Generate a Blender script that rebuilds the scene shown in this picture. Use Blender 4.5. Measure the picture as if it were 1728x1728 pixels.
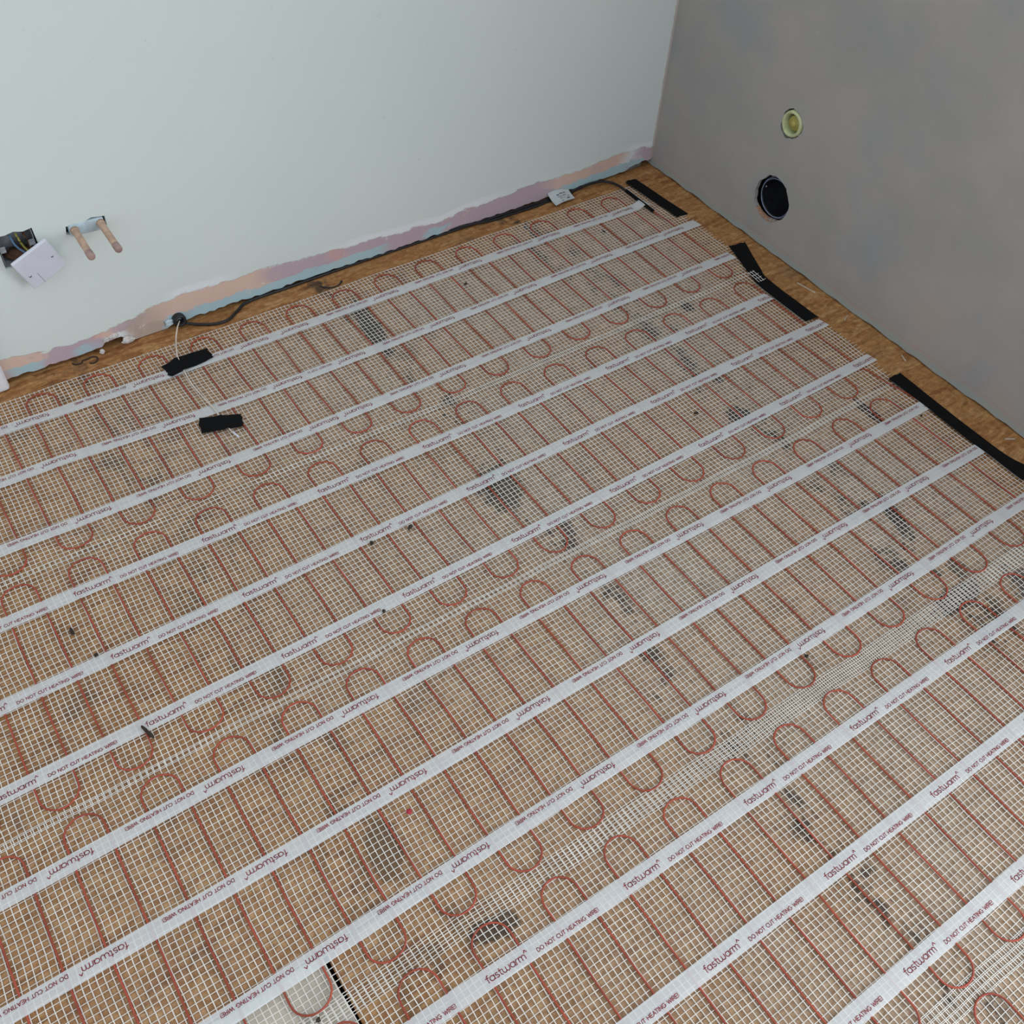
import bpy, bmesh, math, random
from mathutils import Vector, Matrix, Euler

random.seed(7)
scene = bpy.context.scene
for o in list(bpy.data.objects):
    bpy.data.objects.remove(o)
C = scene.collection

# ------------------------------------------------------------------ camera
cam_d = bpy.data.cameras.new('camera')
cam_d.sensor_fit = 'HORIZONTAL'
cam_d.sensor_width = 36.0
cam_d.lens = 36.0 * 1676.2 / 1728.0
cam_d.clip_start = 0.01
cam = bpy.data.objects.new('camera', cam_d)
cam.location = (-1.94761, -1.98579, 1.56159)
cam.rotation_euler = (0.708579, -0.0515765, -0.598241)
C.objects.link(cam)
scene.camera = cam

# ------------------------------------------------------------------ light
world = bpy.data.worlds.new('world')
scene.world = world
world.use_nodes = True
world.node_tree.nodes['Background'].inputs[0].default_value = (0.87, 0.945, 1.0, 1)
world.node_tree.nodes['Background'].inputs[1].default_value = 0.97

# daylight that enters through the glazed opening further along the grey wall
win = bpy.data.lights.new('window_daylight', 'AREA')
win.shape = 'RECTANGLE'
win.size = 1.9
win.size_y = 1.75
win.energy = 78
win.color = (0.90, 0.96, 1.0)
wo = bpy.data.objects.new('window_daylight', win)
wo.location = (0.06, -3.35, 1.12)
wo.rotation_euler = (math.radians(90), 0, math.radians(90))
C.objects.link(wo)

scene.view_settings.view_transform = 'Standard'
scene.view_settings.look = 'None'
scene.view_settings.exposure = 0.0
scene.view_settings.gamma = 1.0
scene.view_settings.use_curve_mapping = False


# ------------------------------------------------------------------ helpers
def srgb(r, g, b):
    f = lambda c: (c / 12.92 if c <= 0.04045 else ((c + 0.055) / 1.055) ** 2.4)
    return (f(r / 255), f(g / 255), f(b / 255), 1)


def obj(name, verts, faces, mat=None, parent=None, smooth=False):
    me = bpy.data.meshes.new(name)
    off = Vector((0, 0, 0))
    p = parent
    while p is not None:
        off += p.location
        p = p.parent
    me.from_pydata([(v[0] - off[0], v[1] - off[1], v[2] - off[2]) for v in verts], [], faces)
    me.update()
    if mat:
        me.materials.append(mat)
    if smooth:
        for f in me.polygons:
            f.use_smooth = True
    o = bpy.data.objects.new(name, me)
    C.objects.link(o)
    if parent is not None:
        o.parent = parent
    return o


def from_bm(name, bm, mat=None, parent=None, smooth=False):
    bm.verts.index_update()
    vs = [tuple(v.co) for v in bm.verts]
    fs = [[v.index for v in f.verts] for f in bm.faces]
    bm.free()
    return obj(name, vs, fs, mat, parent, smooth)


def thing(name, label, cat, loc=(0, 0, 0), group=None):
    o = bpy.data.objects.new(name, None)
    o.empty_display_size = 0.05
    o.location = loc
    C.objects.link(o)
    return tag(o, label, cat, group)


def tag(o, label, cat, group=None):
    o['label'] = label
    o['category'] = cat
    if group:
        o['group'] = group
    return o


def struct(o, label=None):
    o['kind'] = 'structure'
    if label:
        o['label'] = label
        o['category'] = 'room'
    return o


def box(bm, lo, hi, bevel=0.0, segs=2, M=None):
    b2 = bmesh.new()
    bmesh.ops.create_cube(b2, size=1)
    for v in b2.verts:
        v.co = Vector([lo[i] + (v.co[i] + 0.5) * (hi[i] - lo[i]) for i in range(3)])
    if bevel:
        bmesh.ops.bevel(b2, geom=list(b2.edges), offset=bevel, segments=segs, affect='EDGES', profile=0.5)
    merge(bm, b2, M)


def merge(bm, b2, M=None):
    mp = {}
    for v in b2.verts:
        mp[v] = bm.verts.new(M @ v.co if M else v.co)
    for f in b2.faces:
        try:
            bm.faces.new([mp[v] for v in f.verts])
        except ValueError:
            pass
    b2.free()


def tube_data(pts, r, n=8, cap=True, verts=None, faces=None):
    """swept round tube; r is a number or a list"""
    verts = [] if verts is None else verts
    faces = [] if faces is None else faces
    P = [Vector(p) for p in pts]
    base = len(verts)
    up = Vector((0, 0, 1))
    for i, p in enumerate(P):
        a = P[max(0, i - 1)]
        b = P[min(len(P) - 1, i + 1)]
        t = (b - a).normalized()
        u = up if abs(t.z) < 0.95 else Vector((0, 1, 0))
        s = t.cross(u).normalized()
        w = s.cross(t).normalized()
        rr = r[i] if isinstance(r, (list, tuple)) else r
        for k in range(n):
            an = 2 * math.pi * k / n
            verts.append(tuple(p + s * (rr * math.cos(an)) + w * (rr * math.sin(an))))
    for i in range(len(P) - 1):
        for k in range(n):
            a = base + i * n + k
            b = base + i * n + (k + 1) % n
            faces.append((a, b, b + n, a + n))
    if cap:
        faces.append(tuple(base + k for k in reversed(range(n))))
        e = base + (len(P) - 1) * n
        faces.append(tuple(e + k for k in range(n)))
    return verts, faces


def spline(pts, sub=8):
    P = [Vector(p) for p in pts]
    out = []
    for i in range(len(P) - 1):
        p0 = P[max(0, i - 1)]; p1 = P[i]; p2 = P[i + 1]; p3 = P[min(len(P) - 1, i + 2)]
        for k in range(sub):
            t = k / sub
            out.append(0.5 * ((2 * p1) + (p2 - p0) * t + (2 * p0 - 5 * p1 + 4 * p2 - p3) * t * t + (3 * p1 - p0 - 3 * p2 + p3) * t ** 3))
    out.append(P[-1])
    return out


def lathe(bm, prof, n=40, M=None, jitter=None):
    """profile [(r, h)] around the local z axis"""
    b2 = bmesh.new()
    rings = []
    for (r, h) in prof:
        ring = []
        for k in range(n):
            a = 2 * math.pi * k / n
            rr = r * (jitter(a) if jitter else 1)
            ring.append(b2.verts.new((rr * math.cos(a), rr * math.sin(a), h)))
        rings.append(ring)
    for i in range(len(rings) - 1):
        for k in range(n):
            b2.faces.new((rings[i][k], rings[i][(k + 1) % n], rings[i + 1][(k + 1) % n], rings[i + 1][k]))
    if prof[0][0] > 0 and prof[0][0] < 1e-3:
        pass
    merge(bm, b2, M)


def lerp_tab(tab, x):
    if x <= tab[0][0]:
        return tab[0][1]
    for (a, va), (b, vb) in zip(tab, tab[1:]):
        if x <= b:
            return va + (vb - va) * (x - a) / (b - a)
    return tab[-1][1]


# ------------------------------------------------------------------ materials
class NT:
    def __init__(self, name):
        self.m = bpy.data.materials.new(name)
        self.m.use_nodes = True
        self.t = self.m.node_tree
        self.b = self.t.nodes['Principled BSDF']

    def n(self, typ, **kw):
        nd = self.t.nodes.new(typ)
        for k, v in kw.items():
            setattr(nd, k, v)
        return nd

    def set(self, sock, val):
        if isinstance(val, bpy.types.NodeSocket):
            self.t.links.new(val, sock)
        else:
            sock.default_value = val

    def math(self, op, a, b=None, c=None, clamp=False):
        nd = self.n('ShaderNodeMath', operation=op, use_clamp=clamp)
        self.set(nd.inputs[0], a)
        if b is not None:
            self.set(nd.inputs[1], b)
        if c is not None:
            self.set(nd.inputs[2], c)
        return nd.outputs[0]

    def mix(self, f, a, b, blend='MIX'):
        nd = self.n('ShaderNodeMix', data_type='RGBA', blend_type=blend)
        self.set(nd.inputs[0], f)
        self.set(nd.inputs[6], a)
        self.set(nd.inputs[7], b)
        return nd.outputs[2]

    def pos(self):
        return self.n('ShaderNodeNewGeometry').outputs['Position']

    def xyz(self, v):
        s = self.n('ShaderNodeSeparateXYZ')
        self.set(s.inputs[0], v)
        return s.outputs

    def mapv(self, v, loc=(0, 0, 0), rot=(0, 0, 0), scale=(1, 1, 1)):
        nd = self.n('ShaderNodeMapping')
        self.set(nd.inputs[0], v)
        nd.inputs[1].default_value = loc
        nd.inputs[2].default_value = rot
        nd.inputs[3].default_value = scale
        return nd.outputs[0]

    def noise(self, v, scale, detail=3, rough=0.55, dist=0):
        nd = self.n('ShaderNodeTexNoise')
        self.set(nd.inputs['Vector'], v)
        nd.inputs['Scale'].default_value = scale
        nd.inputs['Detail'].default_value = detail
        nd.inputs['Roughness'].default_value = rough
        nd.inputs['Distortion'].default_value = dist
        return nd.outputs[0]

    def voro(self, v, scale):
        nd = self.n('ShaderNodeTexVoronoi')
        self.set(nd.inputs['Vector'], v)
        nd.inputs['Scale'].default_value = scale
        return nd.outputs

    def ramp(self, f, stops, interp='LINEAR'):
        nd = self.n('ShaderNodeValToRGB')
        nd.color_ramp.interpolation = interp
        el = nd.color_ramp.elements
        while len(el) < len(stops):
            el.new(0.5)
        for e, (p_, c_) in zip(el, stops):
            e.position = p_
            e.color = c_ if isinstance(c_, tuple) else (c_, c_, c_, 1)
        self.set(nd.inputs[0], f)
        return nd.outputs[0]

    def step(self, v, a, b):
        nd = self.n('ShaderNodeMapRange', interpolation_type='SMOOTHSTEP')
        self.set(nd.inputs[0], v)
        nd.inputs[1].default_value = a
        nd.inputs[2].default_value = b
        return nd.outputs[0]

    def bump(self, h, strength, dist=0.002):
        nd = self.n('ShaderNodeBump')
        nd.inputs['Strength'].default_value = strength
        nd.inputs['Distance'].default_value = dist
        self.set(nd.inputs['Height'], h)
        self.t.links.new(nd.outputs[0], self.b.inputs['Normal'])

    def out(self, col, rough=0.7, metal=0.0, spec=0.4):
        self.set(self.b.inputs['Base Color'], col)
        self.set(self.b.inputs['Roughness'], rough)
        self.set(self.b.inputs['Metallic'], metal)
        self.set(self.b.inputs['Specular IOR Level'], spec)
        return self.m


def plain(name, col, rough=0.6, metal=0.0, spec=0.4, var=0.12, scale=60, bump=0.0):
    t = NT(name)
    ns = t.noise(t.pos(), scale, 4)
    lo = tuple(c * (1 - var) for c in col[:3]) + (1,)
    hi = tuple(min(1, c * (1 + var)) for c in col[:3]) + (1,)
    c = t.mix(t.step(ns, 0.3, 0.7), lo, hi)
    if bump:
        t.bump(ns, bump)
    return t.out(c, rough, metal, spec)


def mat_osb():
    t = NT('osb_board')
    P = t.pos()
    warp = t.n('ShaderNodeVectorMath', operation='ADD')
    nz = t.n('ShaderNodeTexNoise')
    t.set(nz.inputs['Vector'], P)
    nz.inputs['Scale'].default_value = 9
    sc = t.n('ShaderNodeVectorMath', operation='SCALE')
    t.set(sc.inputs[0], nz.outputs['Color'])
    sc.inputs['Scale'].default_value = 0.03
    t.set(warp.inputs[0], P)
    t.set(warp.inputs[1], sc.outputs[0])
    W = warp.outputs[0]
    layers = []
    for ang, s in ((0.25, 1.0), (-0.9, 1.15), (1.35, 0.9)):
        v = t.mapv(W, rot=(0, 0, ang), scale=(20 * s, 105 * s, 1))
        vo = t.voro(v, 1.0)
        layers.append(vo)
    c1 = t.ramp(t.xyz(layers[0]['Color'])[0], [(0.0, srgb(168, 124, 78)), (0.35, srgb(190, 146, 94)), (0.7, srgb(208, 168, 116)), (1.0, srgb(176, 130, 82))])
    c2 = t.ramp(t.xyz(layers[1]['Color'])[1], [(0.0, srgb(160, 114, 74)), (0.5, srgb(192, 150, 102)), (1.0, srgb(212, 174, 124))])
    c3 = t.ramp(t.xyz(layers[2]['Color'])[2], [(0.0, srgb(146, 98, 62)), (0.5, srgb(196, 150, 98)), (1.0, srgb(178, 132, 84))])
    sel1 = t.step(t.xyz(layers[1]['Color'])[0], 0.45, 0.55)
    sel2 = t.step(t.xyz(layers[2]['Color'])[1], 0.6, 0.68)
    c = t.mix(sel1, c1, c2)
    c = t.mix(sel2, c, c3)
    grain = t.noise(t.mapv(W, rot=(0, 0, 0.25), scale=(40, 400, 1)), 1.0, 4)
    c = t.mix(t.step(grain, 0.35, 0.75), c, t.mix(1.0, c, (0.76, 0.69, 0.63, 1), 'MULTIPLY'))
    # dark strand fragments
    dk = t.noise(t.mapv(W, rot=(0, 0, -0.5), scale=(26, 70, 1)), 1.0, 3)
    c = t.mix(t.math('MULTIPLY', t.step(dk, 0.64, 0.72), 0.55), c, srgb(104, 70, 48))
    c = t.mix(0.22, c, srgb(178, 132, 82))
    fleck = t.noise(P, 75, 3, 0.6)
    c = t.mix(t.step(fleck, 0.32, 0.70), t.mix(1.0, c, (0.72, 0.66, 0.60, 1), 'MULTIPLY'), c)
    hue = t.noise(t.mapv(P, loc=(4, 9, 0)), 48, 2, 0.6)
    c = t.mix(t.math('MULTIPLY', t.step(hue, 0.5, 0.72), 0.5), c, srgb(150, 92, 58))
    c = t.mix(1.0, c, (0.95, 0.90, 0.86, 1), 'MULTIPLY')
    X = t.xyz(P)
    # building dust trodden over the middle of the floor, away from the walls
    d1 = t.step(t.noise(P, 2.6, 4, 0.6), 0.3, 0.72)
    away = t.math('MULTIPLY', t.step(t.math('MULTIPLY', X[1], -1.0), 0.05, 0.25), t.step(t.math('MULTIPLY', X[0], -1.0), 0.08, 0.3))
    dleft = t.math('SUBTRACT', 1.0, t.math('MULTIPLY', t.step(t.math('MULTIPLY', X[0], -1.0), 0.9, 2.0), 0.72))
    dust = t.math('MULTIPLY', t.math('MULTIPLY', t.math('ADD', t.math('MULTIPLY', d1, 0.45), 0.5), away), dleft)
    c = t.mix(dust, c, t.mix(t.step(fleck, 0.3, 0.7), srgb(146, 126, 106), srgb(182, 163, 144)))
    # old dark adhesive scuffs along the joist lines
    nb = t.noise(t.mapv(P, scale=(1, 0.55, 1)), 17, 4, 0.65)
    nb2 = t.noise(P, 60, 3, 0.6)
    wob = t.math('MULTIPLY', t.math('SUBTRACT', t.noise(t.mapv(P, scale=(0, 1, 0)), 2.4, 2), 0.5), 0.24)
    tot = None
    for xb, wd, amt in ((-0.49, 0.085, 1.0), (-1.09, 0.06, 0.95), (-1.73, 0.10, 0.6)):
        d = t.math('ABSOLUTE', t.math('SUBTRACT', t.math('ADD', X[0], wob), xb))
        m = t.math('MULTIPLY', t.math('SUBTRACT', 1.0, t.step(d, wd * 0.3, wd)), amt)
        tot = m if tot is None else t.math('MAXIMUM', tot, m)
    sp = t.step(t.math('ADD', nb, t.math('MULTIPLY', t.math('SUBTRACT', nb2, 0.5), 0.35)), 0.50, 0.62)
    scuff = t.math('MULTIPLY', t.math('MULTIPLY', sp, tot), 0.86)
    c = t.mix(scuff, c, srgb(58, 50, 46))
    # scattered grubby marks
    g = t.math('MULTIPLY', t.step(t.noise(t.mapv(P, loc=(3, 1, 0), scale=(1, 0.7, 1)), 8.5, 5, 0.66), 0.57, 0.72), 0.6)
    c = t.mix(g, c, srgb(104, 82, 70))
    # individual stains: x, y, half width, half length, angle, colour
    for (sx, sy, rx, ry, an, col) in [(-0.243, -1.115, 0.016, 0.062, 0.05, srgb(52, 32, 36)), (-0.355, -0.590, 0.018, 0.022, 0.2, srgb(36, 36, 38)),
                                      (-1.110, -0.855, 0.05, 0.075, 0.3, srgb(78, 72, 62)), (-0.515, -0.955, 0.03, 0.035, 0, srgb(50, 46, 42)),
                                      (-1.085, -0.25, 0.026, 0.13, 0.1, srgb(48, 50, 48)), (-0.44, -1.36, 0.02, 0.075, 0.3, srgb(48, 46, 46)),
                                      (-0.50, -1.578, 0.07, 0.028, 0.0, srgb(64, 54, 56)), (-0.345, -1.70, 0.05, 0.12, 0.0, srgb(84, 78, 78)),
                                      (-1.70, -1.40, 0.035, 0.06, 0.2, srgb(110, 86, 66)), (-1.62, -1.60, 0.05, 0.02, 0.2, srgb(74, 62, 54))]:
        v = t.mapv(P, loc=(-sx, -sy, 0))
        v2 = t.mapv(v, rot=(0, 0, an))
        q = t.xyz(v2)
        dx = t.math('DIVIDE', q[0], rx)
        dy = t.math('DIVIDE', q[1], ry)
        r2 = t.math('ADD', t.math('MULTIPLY', dx, dx), t.math('MULTIPLY', dy, dy))
        r2 = t.math('ADD', r2, t.math('MULTIPLY', t.math('SUBTRACT', nb2, 0.5), 2.6))
        m = t.math('SUBTRACT', 1.0, t.step(r2, 0.5, 1.15))
        c = t.mix(t.math('MULTIPLY', m, 0.88), c, col)
    t.bump(t.math('ADD', t.xyz(layers[0]['Color'])[0], t.math('MULTIPLY', grain, 0.5)), 0.25, 0.0012)
    return t.out(c, 0.75, 0, 0.25)


def mat_left_wall():
    t = NT('painted_plaster_stripped_base')
    P = t.pos()
    X = t.xyz(P)
    x, z = X[0], X[2]
    u = t.math('DIVIDE', t.math('ADD', x, 1.9), 1.9, clamp=True)   # 0 at x=-1.9, 1 at the corner
    f = lambda xx: (xx + 1.9) / 1.9
    big = t.noise(P, 1.4, 3)
    paint = t.mix(t.step(big, 0.3, 0.7), (0.655, 0.715, 0.695, 1), (0.685, 0.738, 0.715, 1))
    spk = t.math('MULTIPLY', t.step(t.noise(P, 34, 3), 0.72, 0.78), 0.15)
    paint = t.mix(spk, paint, srgb(150, 155, 152))
    fine = t.noise(t.mapv(P, scale=(1, 1, 1.6)), 38, 5, 0.7)
    med = t.noise(t.mapv(P, scale=(1, 1, 2.2)), 13, 3, 0.6)
    jag = t.math('ADD', t.math('MULTIPLY', t.math('SUBTRACT', fine, 0.5), 0.022), t.math('MULTIPLY', t.math('SUBTRACT', med, 0.5), 0.03))
    tops = [(-1.9, .062), (-1.833, .062), (-1.775, .050), (-1.67, .048), (-1.60, .058), (-1.556, .067), (-1.456, .081), (-1.36, .078), (-1.23, .079), (-1.19, .072),
            (-1.06, .064), (-0.93, .058), (-0.74, .049), (-0.60, .060), (-0.42, .066), (-0.30, .060), (-0.25, .063), (-0.13, .074), (-0.06, .070), (0, .06)]
    top = t.math('MULTIPLY', t.ramp(u, [(f(a), b * 10) for a, b in tops]), 0.1)
    band = t.math('SUBTRACT', 1.0, t.step(t.math('SUBTRACT', z, t.math('ADD', top, jag)), -0.0025, 0.0025))
    peach, lilac, blue, pink, grey, white = srgb(214, 184, 170), srgb(186, 166, 176), srgb(168, 194, 202), srgb(206, 164, 160), srgb(178, 160, 148), srgb(224, 228, 232)
    nx = t.math('ADD', u, t.math('MULTIPLY', t.math('SUBTRACT', med, 0.5), 0.05))
    up = t.ramp(nx, [(f(-1.9), peach), (f(-1.80), peach), (f(-1.78), lilac), (f(-1.68), lilac), (f(-1.665), pink), (f(-1.64), peach), (f(-1.61), lilac), (f(-1.57), grey),
                     (f(-1.48), peach), (f(-1.26), peach), (f(-1.22), lilac), (f(-1.08), lilac), (f(-1.05), pink), (f(-1.02), lilac), (f(-0.40), lilac), (f(-0.36), peach), (f(-0.2), peach), (f(-0.13), peach), (f(-0.09), white), (f(-0.03), lilac)])
    dn = t.ramp(nx, [(f(-1.9), pink), (f(-1.85), blue), (f(-1.81), blue), (f(-1.78), lilac), (f(-1.715), lilac), (f(-1.70), blue), (f(-1.66), lilac), (f(-1.62), white), (f(-1.57), grey), (f(-1.52), grey),
                     (f(-1.50), blue), (f(-0.92), blue), (f(-0.88), lilac), (f(-0.79), lilac), (f(-0.77), blue), (f(-0.72), blue), (f(-0.70), lilac), (f(-0.38), lilac), (f(-0.33), blue), (f(-0.04), blue), (f(-0.02), lilac)])
    split = t.math('ADD', 0.034, t.math('MULTIPLY', jag, 1.2))
    half = t.step(t.math('SUBTRACT', z, split), -0.002, 0.002)
    bc = t.mix(half, dn, up)
    blotch = t.step(t.noise(P, 26, 4, 0.65), 0.56, 0.66)
    bc = t.mix(t.math('MULTIPLY', blotch, 0.45), bc, t.mix(t.step(t.noise(P, 9, 2), 0.45, 0.55), lilac, peach))
    bc = t.mix(t.math('MULTIPLY', t.step(t.noise(P, 48, 3), 0.66, 0.72), 0.6), bc, srgb(214, 208, 206))
    # white filler smeared above the stripped band
    fl = t.ramp(u, [(0, 0.0), (f(-1.50), 0.0), (f(-1.46), 1.0), (f(-1.36), 0.8), (f(-1.30), 0.0), (f(-1.10), 0.0), (f(-0.98), 0.9), (f(-0.60), 1.0), (f(-0.52), 0.25), (f(-0.12), 0.1), (f(-0.09), 1.0), (f(-0.03), 1.0), (1, 0.2)])
    hz = t.math('SUBTRACT', z, t.math('ADD', top, t.math('MULTIPLY', jag, 0.5)))
    fz = t.math('SUBTRACT', 1.0, t.step(hz, 0.012, 0.024))
    pc = t.mix(t.math('MULTIPLY', t.math('MULTIPLY', fl, fz), 0.9), paint, (0.78, 0.80, 0.84, 1))
    c = t.mix(band, pc, bc)
    # bare pink plaster along the very corner
    ed = t.step(t.math('ADD', x, t.math('MULTIPLY', t.math('SUBTRACT', fine, 0.5), 0.012)), -0.010, -0.006)
    c = t.mix(t.math('MULTIPLY', ed, 0.7), c, srgb(178, 158, 150))
    t.bump(t.math('ADD', t.math('MULTIPLY', band, -0.6), t.math('MULTIPLY', fine, 0.25)), 0.5, 0.003)
    return t.out(c, 0.62, 0, 0.3)


def mat_right_wall():
    t = NT('grey_skim_plaster')
    P = t.pos()
    X = t.xyz(P)
    a = t.noise(t.mapv(P, scale=(1, 1, 1.2)), 3.2, 4, 0.6)
    b = t.noise(t.mapv(P, loc=(5, 2, 1)), 5.5, 3, 0.6)
    c = t.mix(t.step(a, 0.32, 0.68), (0.325, 0.312, 0.302, 1), (0.385, 0.352, 0.332, 1))
    c = t.mix(t.math('MULTIPLY', t.step(b, 0.52, 0.7), 0.45), c, (0.425, 0.340, 0.305, 1))
    c = t.mix(t.math('MULTIPLY', t.step(t.noise(t.mapv(P, loc=(1, 7, 3)), 4.2, 3), 0.52, 0.7), 0.4), c, (0.278, 0.302, 0.330, 1))
    sp = t.step(t.noise(P, 95, 2), 0.755, 0.78)
    c = t.mix(t.math('MULTIPLY', sp, 0.5), c, srgb(196, 196, 200))
    n = t.noise(P, 24, 4, 0.65)
    zz = t.math('ADD', X[2], t.math('MULTIPLY', t.math('SUBTRACT', n, 0.5), 0.03))
    band = t.math('SUBTRACT', 1.0, t.step(zz, 0.021, 0.026))
    edge = t.math('MULTIPLY', t.step(zz, 0.018, 0.023), t.math('SUBTRACT', 1.0, t.step(zz, 0.026, 0.033)))
    c = t.mix(t.math('MULTIPLY', band, 0.62), c, srgb(150, 162, 160))
    c = t.mix(t.math('MULTIPLY', edge, 0.35), c, srgb(168, 140, 128))
    t.bump(t.math('ADD', t.math('MULTIPLY', t.noise(P, 14, 4), 0.5), t.math('MULTIPLY', band, 0.5)), 0.35, 0.003)
    return t.out(c, 0.6, 0, 0.35)


def mat_strip():
    t = NT('translucent_white_tape')
    n = t.noise(t.pos(), 120, 3)
    c = t.mix(n, (0.90, 0.94, 0.98, 1), (0.94, 0.98, 1.0, 1))
    t.out(c, 0.55, 0, 0.35)
    tl = t.n('ShaderNodeBsdfTranslucent')
    t.set(tl.inputs[0], c)
    tr = t.n('ShaderNodeBsdfTransparent')
    m1 = t.n('ShaderNodeMixShader')
    m1.inputs[0].default_value = 0.16
    t.t.links.new(t.b.outputs[0], m1.inputs[1])
    t.t.links.new(tl.outputs[0], m1.inputs[2])
    m2 = t.n('ShaderNodeMixShader')
    m2.inputs[0].default_value = 0.40
    t.t.links.new(m1.outputs[0], m2.inputs[1])
    t.t.links.new(tr.outputs[0], m2.inputs[2])
    t.t.links.new(m2.outputs[0], t.t.nodes['Material Output'].inputs[0])
    return t.m


M = {}
M['osb'] = mat_osb()
M['lwall'] = mat_left_wall()
M['rwall'] = mat_right_wall()
M['strip'] = mat_strip()
M['mesh'] = plain('glass_fibre_netting', (0.70, 0.66, 0.61, 1), 0.6, var=0.10, scale=25)
M['wire'] = plain('red_heating_wire', (0.36, 0.066, 0.036, 1), 0.5, var=0.22, scale=14)
M['print'] = plain('dark_red_print', (0.235, 0.012, 0.028, 1), 0.6, var=0.1)
M['black_tape'] = plain('black_cloth_tape', (0.0050, 0.0050, 0.0058, 1), 0.8, spec=0.12, var=0.3, scale=300, bump=0.25)
M['black_rubber'] = plain('black_cable', (0.012, 0.012, 0.014, 1), 0.45, var=0.3)
M['dark'] = plain('void_shade_black', (0.010, 0.009, 0.008, 1), 0.9, spec=0.1)  # near-black colour stands in for the shade inside voids, gaps and slots
M['pale_board'] = plain('pale_cement_board', (0.52, 0.465, 0.39, 1), 0.8, var=0.16, scale=16, bump=0.1)
M['sole'] = plain('dusty_sole_plate', (0.17, 0.165, 0.155, 1), 0.85, var=0.35, scale=30, bump=0.3)
M['sensor'] = plain('cream_sensor_lead', (0.66, 0.58, 0.50, 1), 0.45)
M['white_plastic'] = plain('white_plastic', (0.66, 0.67, 0.76, 1), 0.35, var=0.03, scale=20)
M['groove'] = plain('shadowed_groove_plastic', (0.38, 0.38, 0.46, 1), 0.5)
M['gloss_white'] = plain('white_gloss_paint', (0.72, 0.72, 0.76, 1), 0.3, var=0.04)
M['screw'] = plain('steel_screw', (0.55, 0.55, 0.6, 1), 0.3, metal=0.9)
M['copper'] = plain('dull_painted_copper', (0.50, 0.34, 0.245, 1), 0.55, var=0.2, scale=45, bump=0.1)
M['copper_cap'] = plain('pinkish_pipe_cap', (0.34, 0.225, 0.20, 1), 0.5, var=0.2)
M['blue_plaster'] = plain('light_blue_plaster', (0.50, 0.61, 0.67, 1), 0.6, var=0.15, scale=40, bump=0.2)
M['galv'] = plain('galvanised_back_box', (0.34, 0.35, 0.38, 1), 0.45, metal=0.3, var=0.5, scale=35)
M['rust'] = plain('dirty_brown_box_base', (0.11, 0.05, 0.028, 1), 0.8, var=0.5, scale=50)
M['blue_wire'] = plain('blue_insulation', (0.10, 0.19, 0.33, 1), 0.45)
M['yellow_wire'] = plain('green_yellow_insulation', (0.30, 0.27, 0.05, 1), 0.45)
M['brown_wire'] = plain('brown_insulation', (0.10, 0.045, 0.02, 1), 0.45)
M['cap_yellow'] = plain('yellow_pipe_cap', (0.42, 0.36, 0.10, 1), 0.5, var=0.1)
M['cap_pale'] = plain('pale_green_collar', (0.50, 0.53, 0.30, 1), 0.45, var=0.12)
M['black_pipe'] = plain('black_waste_pipe', (0.010, 0.010, 0.014, 1), 0.28, spec=0.5, var=0.3)
M['blue_rim'] = plain('bluish_pipe_rim', (0.30, 0.37, 0.55, 1), 0.25, metal=0.4)
M['orange_dust'] = plain('raw_orange_board_edge', (0.30, 0.17, 0.105, 1), 0.9, var=0.25, scale=120)
M['filler'] = plain('white_filler', (0.56, 0.53, 0.51, 1), 0.8, var=0.22, scale=90, bump=0.4)
M['paper'] = plain('white_label_paper', (0.52, 0.56, 0.58, 1), 0.5, var=0.06)
M['ink'] = plain('grey_label_print', (0.12, 0.14, 0.17, 1), 0.6)
M['crumb'] = plain('dark_crumb', (0.035, 0.024, 0.018, 1), 0.9, var=0.4, scale=200)
M['red_crumb'] = plain('red_plastic_crumb', (0.42, 0.03, 0.05, 1), 0.6)
M['scrap'] = plain('dark_wire_scrap', (0.030, 0.020, 0.014, 1), 0.6)
M['frame_pvc'] = plain('white_pvc_frame', (0.75, 0.76, 0.78, 1), 0.35, var=0.03)
M['wood_chip'] = plain('pale_wood_splinter', (0.52, 0.43, 0.33, 1), 0.8)

YL = -0.012           # face of the pale wall
ZL = 0.010            # its lower edge, with a gap above the floor

# ------------------------------------------------------------------ floor
bm = bmesh.new()
box(bm, (-4.2, -4.8, -0.08), (0.25, 0.25, -0.022))
floor = struct(from_bm('floor', bm, M['dark']))


def slab(name, lo, hi, mat):
    b = bmesh.new()
    box(b, lo, hi, 0.0015, 1)
    return from_bm(name, b, mat, floor)


PX, PY = -1.853, -1.487
slab('osb_board', (-4.2, PY + 0.002, -0.022), (0.20, 0.20, 0.0), M['osb'])
slab('osb_board', (PX + 0.003, -4.8, -0.022), (0.20, PY - 0.001, 0.0), M['osb'])
slab('pale_board', (-4.2, -4.8, -0.022), (PX - 0.003, PY - 0.001, -0.001), M['pale_board'])['label'] = 'pale cream board let into the floor'


# ------------------------------------------------------------------ walls
def panel(name, outer, holes, to3d, depth, mat, parent=None):
    """flat sheet with holes, given thickness along depth vector"""
    b = bmesh.new()
    loops = []
    for lp in [outer] + holes:
        vs = [b.verts.new(to3d(*q)) for q in lp]
        loops.append(vs)
        for i in range(len(vs)):
            b.edges.new((vs[i], vs[(i + 1) % len(vs)]))
    bmesh.ops.triangle_fill(b, edges=list(b.edges), use_beauty=True)
    d = Vector(depth)
    for vs in loops:
        bk = [b.verts.new(v.co + d) for v in vs]
        for i in range(len(vs)):
            j = (i + 1) % len(vs)
            b.faces.new((vs[i], vs[j], bk[j], bk[i]))
    bmesh.ops.recalc_face_normals(b, faces=list(b.faces))
    return from_bm(name, b, mat, parent)


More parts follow.
